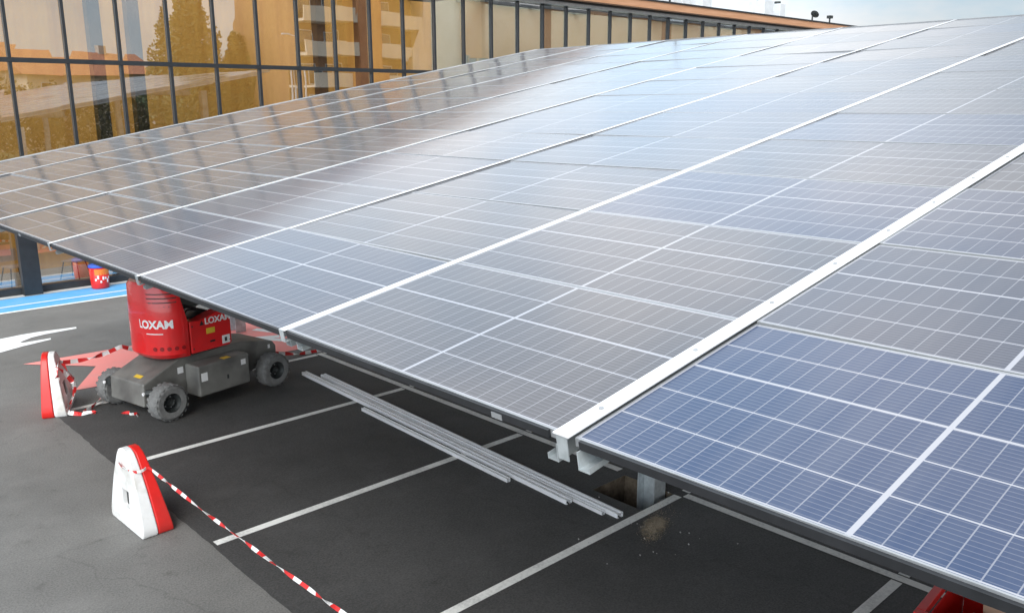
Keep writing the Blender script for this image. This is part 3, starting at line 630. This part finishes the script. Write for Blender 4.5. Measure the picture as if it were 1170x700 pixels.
# ------------------------------------------------------------------ boom lift
def boom_lift():
    t = empty('boom_lift', (4.83, 12.0, .004), R(12)); P = lambda mb, n, m, **k: mb.build(n, m, t, **k)
    G = MT['grey_paint']
    # chassis: sloping nose, centre tub, rear deck
    mb = MB(); mb.prism([(-1.10, .18), (-1.08, .50), (-.50, .74), (.55, .74), (1.12, .62), (1.18, .54), (1.18, .34), (.7, .24), (-.7, .18)], -.40, .40, 'y'); P(mb, 'chassis', G, bevel=.025)
    for s_ in (-1, 1):
        mb = MB(); mb.box(-.44, .42, min(s_*.405, s_*.72), max(s_*.405, s_*.72), .20, .65); tr = P(mb, 'side_tray', G, bevel=.03)
        if s_ < 0:
            k = MB(); k.box(-.40, -.30, -.7235, -.7205, .42, .54); k.build('sticker', MT['white_text'], tr)
            k = MB(); k.box(.27, .35, -.7235, -.7205, .50, .58); k.build('sticker', MT['white_text'], tr)
            k = MB(); k.box(.0, .12, -.70, -.60, .6515, .654); k.build('warning_sticker', MT['yellow'], tr)
            k = MB(); k.box(.02, .05, -.7235, -.7205, .36, .42); k.build('lock', MT['darkmetal'], tr)
    mb = MB(); mb.m = Matrix.Translation((-.97, -.15, .5455)) @ Matrix.Rotation(R(-22.5), 4, 'Y'); mb.box(-.03, .03, -.06, .10, .003, .005); P(mb, 'warning_sticker', MT['yellow'])
    mb = MB(); mb.box(-.55, -.46, -.405, -.4015, .52, .61); P(mb, 'sticker', MT['white_text'])
    mb = MB(); mb.box(1.02, 1.06, -.405, -.4015, .52, .58); P(mb, 'sticker', MT['white_text'])
    # axles and wheels
    for x in (-.88, .90):
        mb = MB(); mb.box(x-.09, x+.09, -.56, .56, .24, .36); P(mb, 'axle', MT['darkmetal'])
        for s_ in (-1, 1):
            y = s_*.62; wh = empty('wheel'); wh.parent = t; wh.location = (x, y, .255); wh.scale = (.89, .95, .89)
            rt = MB(); rt.lathe([(.15, -.115), (.235, -.12), (.268, -.10), (.282, -.07), (.284, 0), (.282, .07), (.268, .10), (.235, .12), (.15, .115)], 36, 'y')
            for j in range(18):
                q = 2*math.pi*j/18; rt.m = Matrix.Rotation(q, 4, 'Y')
                for sy in (-1, 1):
                    rt.add([(.272, sy*.125, -.022), (.272, sy*.125, .022), (.272, sy*.035, .03), (.272, sy*.035, -.014), (.2855, sy*.10, -.018), (.2855, sy*.10, .018), (.286, sy*.035, .026), (.286, sy*.035, -.01)],
                           [(4, 5, 6, 7), (0, 1, 5, 4), (1, 2, 6, 5), (2, 3, 7, 6), (3, 0, 4, 7)])
            rt.m = Matrix.Identity(4); rt.build('tyre', MT['tyre'], wh)
            k = MB(); k.lathe([(0, s_*.06), (.045, s_*.06), (.055, s_*.085), (.06, s_*.03), (.11, s_*.02), (.15, s_*.10), (.155, s_*.115), (.155, -s_*.11), (.0, -s_*.11)], 28, 'y'); k.build('rim', MT['darkmetal'], wh)
            k = MB()
            for j in range(5):
                q = 2*math.pi*j/5; k.lathe([(0, s_*.035), (.012, s_*.035), (.012, s_*.02)], 8, 'y', (.085*math.cos(q), 0, .085*math.sin(q)))
            k.build('wheel_nut', MT['alu'], wh)
    # steering hubs on the nose
    for s_ in (-1, 1):
        mb = MB(); mb.tube([(-1.08, s_*.46, .40), (-1.02, s_*.53, .40)], .05, 12); P(mb, 'tie_down_ring', MT['darkmetal'])
        mb = MB(); mb.lathe([(0, 0), (.022, 0), (.022, .02)], 12, 'x', (-1.14, s_*.47, .40)); P(mb, 'reflector', MT['white_text'])
    mb = MB(); mb.lathe([(0, .74), (.42, .74), (.42, .76), (0, .76)], 32, 'z'); P(mb, 'slew_ring', MT['darkmetal'])
    # turret shells: tall rounded counterweight tail and lower side wings
    Rd = MT['red']
    def outline(x0, x1, hw, ra, n=10):
        pts = []
        for cx, cy, a0 in ((x1-.08, hw-.08, 0), (x0+ra, hw-ra, 90), (x0+ra, -hw+ra, 180), (x1-.08, -hw+.08, 270)):
            rd_ = .08 if a0 in (0, 270) else ra
            for j in range(n+1): q = R(a0+90*j/n); pts.append((cx+rd_*math.cos(q), cy+rd_*math.sin(q)))
        return pts
    tur = empty('turret'); tur.parent = t; tur.location = (-.02, 0, -.17)
    def shell(z0, z1, x1top):
        # counterweight: side view cut back diagonally towards the front
        mb = MB(); base = outline(-.80, -.36, .52, .42); top = []
        n = len(base); vs = [(x, y, z0+.06) for x, y in base]; fs = []
        lo = [(x*.93, y*.93, z0) for x, y in base]
        mid = [(min(x, -.36)*1.0, y, z0+.5) for x, y in base]
        tp = [(min(x, x1top)*.985, y*.975, z1-.05) for x, y in base]; tp2 = [(min(x, x1top)*.93-.01, y*.92, z1) for x, y in base]
        rings = [lo, vs, mid, tp, tp2]; allv = [p for rg in rings for p in rg]
        for a_ in range(len(rings)-1):
            for j in range(n): fs.append((a_*n+j, a_*n+(j+1) % n, (a_+1)*n+(j+1) % n, (a_+1)*n+j))
        fs += [tuple(reversed(range(n))), tuple((len(rings)-1)*n+j for j in range(n))]
        mb.add(allv, fs); return mb
    o = shell(.93, 1.98, -.50).build('counterweight', Rd, tur, bevel=.012)
    # moulded vent grooves on the tail (dark slits)
    k = MB()
    for j in range(4):
        z = 1.66+j*.06
        for a_ in range(14):
            q0, q1 = R(196+a_*4.2), R(196+(a_+1)*4.2); cx, cy, ra = -.38, -.10, .412
            k.quad((cx+ra*math.cos(q0)*1, cy+ra*math.sin(q0), z), (cx+ra*math.cos(q1), cy+ra*math.sin(q1), z), (cx+ra*math.cos(q1), cy+ra*math.sin(q1), z+.014), (cx+ra*math.cos(q0), cy+ra*math.sin(q0), z+.014))
    k.build('vent_slit', MT['darkmetal'], tur)
    for s_ in (-1, 1):
        mb = MB(); ya, yb = sorted((s_*.52, s_*.30))
        mb.prism([(-.356, .95), (-.356, 1.42), (-.20, 1.40), (.30, 1.53), (.32, 1.50), (.32, .99), (.28, .95)], ya, yb, 'y'); wg = mb.build('side_cover', Rd, tur, bevel=.02)
    mb = MB(); mb.box(-.35, .30, -.295, .295, .94, 1.2); mb.box(-.355, .2, -.295, .295, 1.2, 1.42); mb.build('machinery', MT['darkmetal'], tur, bevel=.02)
    # folded boom above the turret
    mb = MB(); mb.prism([(-.55, 1.55), (-.55, 1.74), (1.25, 1.62), (1.25, 1.45)], -.10, .10, 'y'); mb.build('lower_boom', MT['boom'], tur, bevel=.012)
    mb = MB(); mb.prism([(-.6, 1.78), (-.6, 1.95), (1.55, 1.95), (1.55, 1.80)], -.085, .085, 'y'); mb.build('upper_boom', MT['boom'], tur, bevel=.012)
    mb = MB(); mb.tube([(-.1, .16, 1.3), (.7, .16, 1.72)], .035); mb.build('lift_cylinder', MT['alu'], tur)
    bk = MB()
    for z in (1.08, 1.58, 2.12):
        for (x0, x1, y0, y1) in ((1.56, 2.16, -.55, -.52), (1.56, 2.16, .52, .55), (1.56, 1.59, -.55, .55), (2.13, 2.16, -.55, .55)): bk.box(x0, x1, y0, y1, z, z+.03)
    for x in (1.575, 2.145):
        for y in (-.535, .535): bk.box(x-.015, x+.015, y-.015, y+.015, 1.08, 2.12)
    bk.box(1.56, 2.16, -.55, .55, 1.05, 1.08); bk.build('basket', MT['boom'], tur)
    rg = random.Random(5)
    for j in range(4):
        y = -.20+j*.07; k = MB(); k.tube([(-.33, y, 1.36), (-.2+rg.uniform(-.03, .03), y-.05, 1.52+.03*j), (.05, y-.02, 1.48), (.24, y+.03, 1.40)], .014, 8); k.build('hose', MT['black'], tur, smooth=True)
    for (x, z) in ((-.32, 1.02), (-.32, 1.34), (.28, 1.03), (.28, 1.42)):
        k = MB(); k.lathe([(0, -.006), (.011, -.006), (.011, 0)], 8, 'y', (x, -.5205, z)); k.build('bolt', MT['darkmetal'], tur)
    k = MB(); k.box(-.05, .03, -.5265, -.5215, 1.06, 1.085); k.build('latch', MT['black'], tur)
    # lettering
    def on_side(x, z, y=-.523): return Matrix.Translation((x, y, z)) @ Matrix.Rotation(R(90), 4, 'X')
    text_mesh('lettering', 'LOXAM', .125, MT['white_text'], tur, on_side(.10, 1.37), bold=.003)
    k = MB(); k.add([(-.20, -.5235, 1.33), (-.13, -.5235, 1.33), (-.165, -.5235, 1.40)], [(0, 1, 2)]); k.build('emblem', MT['black'], tur)
    k = MB(); k.box(-.10, .04, -.526, -.522, 1.19, 1.27); k.build('yellow_sticker', MT['yellow'], tur)
    k = MB(); k.box(.15, .28, -.526, -.522, .99, 1.11); k.build('white_sticker', MT['white_text'], tur)
    k = MB(); k.box(.19, .23, -.528, -.5265, 1.02, 1.08); k.build('sticker_symbol', MT['black'], tur)
    # lettering wrapped round the tail: bend a text mesh onto the curve
    def wrapped(body, size, z, q_mid, ra, m, name='lettering', bold=.003):
        o = text_mesh(name, body, size, m, tur, Matrix.Identity(4), .0, bold); cx, cy = -.38, -.10
        for v in o.data.vertices:
            q = R(q_mid)+v.co.x/ra; v.co = Vector((cx+ra*math.cos(q), cy+ra*math.sin(q), z+v.co.y))
        return o
    wrapped('LOXAM', .155, 1.42, 207, .424, MT['white_text'], bold=.006)
    wrapped('\u2013\u2013\u2013\u2013', .12, 1.30, 207, .424, MT['white_text'])
    k = MB()
    for j in range(5):
        q = R(206+j*13); k.lathe([(0, .006), (.028, .006), (.03, 0)], 10, 'x', (0, 0, 0)); base = len(k.v)-30
        for i in range(base, len(k.v)):
            p = k.v[i]; m4 = Matrix.Translation((-.38+.422*math.cos(q), -.10+.422*math.sin(q), 1.08)) @ Matrix.Rotation(q, 4, 'Z'); k.v[i] = m4 @ p
    k.build('embossed_mark', MT['dark_red'], tur)
    tag(t, 'red boom lift with grey chassis and grey tyres under the canopy eave', 'boom lift')
boom_lift()

# ------------------------------------------------------------------ plastic barriers and tape
def barrier(loc, rz, label, flip=1):
    t = empty('road_barrier', loc, rz)
    hp = [(.45, 0), (.475, .04), (.475, .11), (.45, .20), (.40, .36), (.335, .55), (.25, .74), (.185, .87), (.13, .94), (.06, .97)]
    prof = hp+[(-a_, b_) for a_, b_ in reversed(hp)]
    prof = [(a_*.84, b_*.86) for a_, b_ in prof]
    hole = [(-.09, .21), (.09, .21), (.09, .40), (-.09, .40)]
    for (x0, x1, m, n) in ((-.16, -.001, 'white_plastic', 'white_half'), (.001, .16, 'red_plastic', 'red_half')):
        a_, b_ = (x0, x1) if flip > 0 else (-x1, -x0)
        mb = MB(); mb.prism(prof, a_, b_, 'x', [hole]); o = mb.build(n, MT[m], t, bevel=.035, seg=3)
        k = MB(); xm = a_*.55 if abs(a_) > abs(b_) else b_*.55; k.box(xm-.006, xm+.006, -.088, .088, .212, .398); k.build('slot_plate', MT['black'], t)
        # taper in thickness towards the top
        for v in o.data.vertices:
            k = 1-.5*(v.co.z/.84); v.co.x = v.co.x*k-.045*(v.co.z/.84)
        sgn = 1 if (a_+b_) > 0 else -1
        for (y0, y1) in ((-.33, -.12), (.12, .33)):
            xs = sgn*.16*(1-.5*.06/.84); k = MB(); k.box(min(xs*.9, xs*1.03), max(xs*.9, xs*1.03), y0, y1, .02, .10)
            k.build('foot_lug', MT[m], t, bevel=.01)
    return tag(t, label, 'barrier', 'red and white plastic barriers')
barrier((2.72, 8.46, .001), R(2), 'red and white plastic barrier standing alone in the foreground lane, white side to the left', 1)
barrier((3.14, 12.72, .001), R(-24), 'red and white plastic barrier beside the lift, draped with striped tape', -1)

barrier((2.86, 3.30, .001), R(2), 'red and white plastic barrier at the near end of the long stretched tape', 1)

def tape(name, pts, wd, label, parent=None, seg=.11, twist=2.2, group=None, start=0):
    pts = [Vector(p) for p in pts]
    # resample
    out = [pts[0]]; 
    L_ = [0]
    for i in range(1, len(pts)): L_.append(L_[-1]+(pts[i]-pts[i-1]).length)
    tot = L_[-1]; n = max(2, int(tot/.035)); P = []
    for i in range(n+1):
        dd = tot*i/n; j = 1
        while j < len(L_)-1 and L_[j] < dd: j += 1
        f = (dd-L_[j-1])/max(1e-6, L_[j]-L_[j-1]); P.append(pts[j-1].lerp(pts[j], f))
    mb = MB(); vs = []
    for i, p in enumerate(P):
        tg = (P[min(i+1, n)]-P[max(i-1, 0)]).normalized(); a_ = tg.cross(Vector((0, 0, 1))).normalized(); b_ = tg.cross(a_)
        q = start+twist*math.sin(i*.11)+.4*math.sin(i*.29); dv = (math.cos(q)*a_+math.sin(q)*b_)*wd/2
        vs += [p-dv, p+dv]
    b0 = len(mb.v); mb.v += vs
    for i in range(n):
        mb.f.append([b0+2*i, b0+2*i+1, b0+2*i+3, b0+2*i+2]); mb.mi.append(int((tot*i/n)/seg) % 2)
    o = mb.build(name, [MT['tape_red'], MT['tape_white']], parent)
    so = o.modifiers.new('thick', 'SOLIDIFY'); so.thickness = .003
    if label: tag(o, label, 'barrier tape', group)
    return o
def sag(a, b, s, n=14):
    a, b = Vector(a), Vector(b); return [a.lerp(b, i/n)-Vector((0, 0, s*4*(i/n)*(1-i/n))) for i in range(n+1)]
loop2 = [(2.66+.12*math.cos(q), 8.46+.26*math.sin(q), .74+.015*math.sin(3*q)) for q in [R(90+i*30) for i in range(13)]]
tape('striped_tape', [(2.685+.118*math.cos(R(90+i*30)), 8.46+.262*math.sin(R(90+i*30)), .66+.012*math.sin(i)) for i in range(8)]+sag((2.76, 8.18, .66), (2.86, 3.55, .66), .05), .03,
     'red and white striped tape stretched from the lone foreground barrier across the parking lines', group='red and white tapes')
tape('striped_tape', [(3.05, 12.5, .30), (3.10, 12.45, .55), (3.14, 12.52, .70), (3.2, 12.64, .69)]+sag((3.22, 12.7, .67), (4.1, 12.85, .70), .05)+[(4.3, 12.9, .6)], .06,
     'red and white striped tape strung from the barrier top towards the red lift', group='red and white tapes')
tape('striped_tape', [(3.10, 12.44, .69), (3.22, 12.50, .56), (3.30, 12.52, .40), (3.26, 12.44, .20), (3.14, 12.32, .05), (3.28, 12.22, .02), (3.46, 12.16, .018), (3.30, 12.24, .02), (3.5, 12.4, .04), (3.74, 12.62, .12)], .06,
     'loose striped tape draped down the barrier and along the ground to the wheel', group='red and white tapes', twist=1.5)
tape('striped_tape', [(3.20, 12.50, .70), (3.26, 12.56, .56), (3.35, 12.64, .42), (3.34, 12.60, .25), (3.22, 12.46, .12)], .06, 'short striped tape end hanging down the white face of the barrier', group='red and white tapes', twist=1.0)
tape('striped_tape', [(3.72, 11.92, .012), (3.78, 11.82, .02), (3.76, 11.74, .014), (3.86, 11.70, .02), (3.82, 11.62, .012)], .05, 'small crumpled scrap of striped tape on the ground before the front wheel', group='red and white tapes')
tape('striped_tape', [(5.9, 13.0, .30), (6.4, 12.95, .12), (6.9, 12.75, .03), (7.5, 12.7, .02), (8.3, 12.9, .02)], .06, 'striped tape lying on the ground behind the rear wheel of the lift', group='red and white tapes')

# ------------------------------------------------------------------ steel profiles on the ground
def profile(a, b, wd, h, label, m='zinc', z=.006):
    a, b = Vector(a), Vector(b); ln = (b-a).length; t = math.atan2(b.y-a.y, b.x-a.x); k = MB()
    w2 = wd/2
    k.prism([(-w2, 0), (-w2+.025, 0), (-w2+.025, .004), (-w2+.004, .004), (-w2+.004, h-.004), (-.012, h-.004), (-.008, h-.02), (.008, h-.02), (.012, h-.004), (w2-.004, h-.004), (w2-.004, .004), (w2-.025, .004), (w2-.025, 0), (w2, 0), (w2, h), (.016, h), (.011, h-.016), (-.011, h-.016), (-.016, h), (-w2, h)], 0, ln, 'x')
    o = k.build('steel_profile', MT[m]); o.location = (a.x, a.y, z); o.rotation_euler = (0, 0, t)
    return tag(o, label, 'steel profile', 'steel profiles lying on the parking bays')
MT['zinc'] = noisy('weathered_zinc', (.80, .81, .83), (.90, .90, .91), 8, .42, .15, stretch=(.4, 6, 6))
MT['bright'] = noisy('bright_zinc', (.82, .83, .84), (.90, .90, .91), 10, .4, .25)
profile((6.45, 11.72), (6.18, 5.72), .085, .05, 'long galvanised profile whose near end stops short, second from the lane')
profile((6.60, 11.40), (6.33, 5.14), .085, .05, 'longest galvanised profile, its near end touching the sand and pit')
profile((6.48, 10.9), (6.25, 5.30), .045, .04, 'thin galvanised profile lying between the two long ones', 'bright')
profile((6.20, 9.68), (6.08, 6.56), .05, .045, 'short bright profile lying nearest to the lane', 'bright')

# red crate at the lower right
def crate():
    t = empty('red_crate', (6.05, 1.52, .004), R(4)); k = MB()
    for x in (-.5, .5):
        for y in (-.4, .4):
            k = MB(); k.box(x-.03, x+.03, y-.03, y+.03, 0, .80); k.build('post', MT['red_plastic'], t, bevel=.006)
    for z in (.08, .74):
        for q in ((-.47, .47, -.43, -.37), (-.47, .47, .37, .43), (-.53, -.47, -.37, .37), (.47, .53, -.37, .37)):
            k = MB(); k.box(*q, z, z+.06); k.build('rail', MT['red_plastic'], t, bevel=.006)
    k = MB(); k.box(-.46, .46, -.36, .36, .10, .13); k.build('floor_panel', MT['red_plastic'], t)
    for (a_, b_, c_, e_) in ((-.47, .47, -.365, -.355), (-.47, .47, .355, .365), (-.465, -.455, -.35, .35), (.455, .465, -.35, .35)):
        k = MB(); k.box(a_, b_, c_, e_, .14, .735); k.build('side_panel', MT['red_plastic'], t)
    tag(t, 'red metal cage crate under the canopy at the lower right corner', 'crate')
    b = MB(); b.box(-.09, .09, -.011, .011, 0, .78); o = b.build('board', MT['tan']); o.location = (6.0, 1.5, .14); o.rotation_euler = (0, R(6), R(70)); tag(o, 'tan wooden board standing in the red cage crate', 'board')
    b = MB(); b.prism([(-.1, 0), (.12, .02), (.16, .3), (.05, .62), (-.08, .4)], -.06, .06, 'y'); o = b.build('plastic_bag', MT['white_plastic'], bevel=.03); o.location = (5.82, 1.62, .14); tag(o, 'crumpled white plastic bag in the red cage crate', 'bag')
crate()

# ------------------------------------------------------------------ surroundings mirrored in the glass
def rect_win(par, x, z, w_, h, y, s_=1):
    k = MB(); k.box(x-w_/2, x+w_/2, y-.03, y+.03, z, z+h); f = k.build('window', MT['white_metal'], par)
    k = MB(); k.box(x-w_/2+.08, x+w_/2-.08, min(y+s_*.031, y+s_*.04), max(y+s_*.031, y+s_*.04), z+.08, z+h-.08); k.build('pane', MT['winglass'], f)
def apartment():
    t = empty('apartment_block', (46.6, -26, 0), R(-4)); k = MB()
    k.box(-6.5, 12, -12, -1.6, 0, 20); k.build('wall', MT['brownrecess'], t)
    k = MB(); k.box(-1.2, 1.6, -1.6, .4, 0, 21); k.build('stair_tower', MT['terracotta'], t)
    k = MB(); k.box(5.6, 12, -1.6, .4, 0, 20.4); k.build('end_wall', MT['cream'], t)
    k = MB(); k.box(-6.8, 12.3, -12.3, -1.3, 20.0, 20.5); k.build('roof', MT['roof'], t)
    for f in range(7):
        z = f*2.9
        for (a_, b_) in ((-6.5, -1.2), (1.6, 5.6)):
            k = MB(); k.box(a_, b_, -1.6, .3, z, z+.22); k.box(a_, b_, .15, .3, z+.22, z+1.25); k.build('balcony', MT['cream'], t)
            for x in ([-5.2, -2.6] if a_ < 0 else [3.4]): rect_win(t, x, z+.3, 1.5, 2.0, -1.57)
    tag(t, 'cream and orange apartment block with balcony bands mirrored in the glass', 'building')
apartment()
def house(x, y, w_, dp, h, rise, rz, label):
    t = empty('house', (x, y, 0), rz); k = MB(); k.box(-w_/2, w_/2, -dp/2, dp/2, 0, h); k.build('wall', MT['cream'], t)
    k = MB(); k.prism([(-dp/2-.5, h-.05), (0, h+rise), (dp/2+.5, h-.05)], -w_/2-.5, w_/2+.5, 'x'); rf = k.build('roof', MT['tiles'], t)
    k = MB(); k.box(w_*.2, w_*.2+.8, -.4, .4, h+rise*.5, h+rise+.8); k.build('chimney', MT['cream'], rf)
    for i in range(int(w_/3)):
        for z in ([1, 4] if h > 5.5 else [1]): rect_win(t, -w_/2+1.8+i*3, z+h-6.2 if h > 6 else z, 1.2, 1.4, dp/2+.02)
    tag(t, label, 'house', 'houses mirrored in the glass')
house(21, -62, 14, 9, 8.2, 2.3, R(5), 'red-roofed house mirrored left of the dark tree in the glass')
house(31, -58, 13, 9, 7.6, 2.0, R(-6), 'lower red-roofed house mirrored just left of the dark tree')
house(7, -66, 10, 10, 11.0, .6, R(0), 'tall cream house mirrored at the left end of the glass')
def leafy(mb, c, rad, n, rng, sz=.32):
    for i in range(n):
        v = Vector((rng.gauss(0, 1), rng.gauss(0, 1), rng.gauss(0, 1))).normalized()*rng.uniform(.55, 1.03)
        p = Vector(c)+Vector((v.x*rad[0], v.y*rad[1], v.z*rad[2]))
        a_ = Vector((rng.gauss(0, 1), rng.gauss(0, 1), rng.gauss(0, 1))).normalized(); b_ = a_.orthogonal().normalized(); s_ = sz*rng.uniform(.6, 1.4)
        mb.add([p-a_*s_, p+b_*s_*.6, p+a_*s_, p-b_*s_*.6], [(0, 1, 2, 3)])
def tree(x, y, h, crown, label, m='leaf', seed=1, tip=False):
    rng = random.Random(seed); t = empty('tree', (x, y, 0)); k = MB()
    k.tube([(0, 0, 0), (.1, 0, h*.3), (-.05, .1, h*.6), (0, 0, h*.9)], [.35, .28, .18, .05], 10)
    for i in range(9):
        q = i*2.4; z = h*(.3+.06*i); k.tube([(0, 0, z), (math.cos(q)*crown*.5, math.sin(q)*crown*.5, z+h*.1)], [.12, .04], 6)
    k.build('trunk', MT['bark'], t); k = MB()
    for i in range(26):
        f = i/25; rr_ = crown*(1-.75*f if tip else math.sin(math.pi*(.2+.75*f))) ; q = i*2.4
        leafy(k, (math.cos(q)*rr_*.55, math.sin(q)*rr_*.55, h*(.25+.72*f)), (rr_*.5+.4, rr_*.5+.4, h*.09+.3), 800, rng, .15)
    k.build('crown', MT[m], t); tag(t, label, 'tree', 'trees mirrored in the glass')
tree(34.5, -37, 14.2, 4.4, 'tall dark pointed tree mirrored in the middle of the glass', seed=4, tip=True)
tree(39.5, -36.5, 10.0, 3.4, 'shorter dark tree mirrored right beside the pointed one', seed=5, tip=True)
tree(45, -40, 9.0, 2.6, 'round tree mirrored behind the lamp post', seed=6)
rng = random.Random(9); k = MB()
for i in range(75):
    x = -6+i*.95; leafy(k, (x, -33+6*math.sin(i*.13)+rng.uniform(-1, 1)-10, 3.2), (1.6, 1.6, 3.4+rng.uniform(-.4, .5)), 420, rng, .2)
tag(k.build('hedgerow', MT['leaf2']), kind='stuff', label='dense hedgerow mirrored along the lower glass')
mb = MB(); mb.quad((-40, -120, .01), (120, -120, .01), (120, -30, .01), (-40, -30, .01)); tag(mb.build('grass_field', MT['grass']), kind='structure')
def lamp_post():
    t = empty('street_lamp', (35.6, -19, 0)); k = MB(); k.tube([(0, 0, 0), (0, 0, 9.5)], [.09, .05], 10); k.build('pole', MT['white_metal'], t)
    k = MB(); k.tube([(0, 0, 9.45), (-.9, 0, 9.65)], .035, 8); k.build('arm', MT['white_metal'], t)
    k = MB(); k.box(-1.4, -.75, -.12, .12, 9.6, 9.7); k.build('lamp_head', MT['white_metal'], t, bevel=.02)
    tag(t, 'pale street lamp mirrored in the glass left of the apartment block', 'street lamp')
lamp_post()

def hall():
    t = empty('long_hall', (94, -30, 0))
    for n, z0, z1, m, y in (('wall', 0, 6.2, 'palewall', 0), ('window_band', 6.2, 9.2, 'bandglass', -.1), ('upper_wall', 9.2, 14.5, 'peach', 0)):
        k = MB(); k.box(-36, 36, -14, 4+y, z0+.002, z1); k.build(n, MT[m], t)
    for i in range(12):
        k = MB(); k.box(-34+i*6.1, -33.7+i*6.1, 3.905, 4.05, 6.2, 9.2); k.build('post', MT['cream'], t)
    for i in range(5):
        k = MB(); k.box(-30+i*13, -26+i*13, 4.002, 4.08, .0, 4.4); k.build('roller_door', MT['white_metal'], t)
    k = MB(); k.box(-36.4, 36.4, -14.4, 4.4, 14.505, 14.9); k.build('roof', MT['roof'], t)
    tag(t, 'long low hall with peach upper wall mirrored in the right end of the glass', 'building')
MT['peach'] = noisy('peach_render', (.78, .42, .20), (.82, .47, .24), .5, .8)
MT['bandglass'] = mat('pale_band_glass', (.30, .40, .46), .2)
hall()
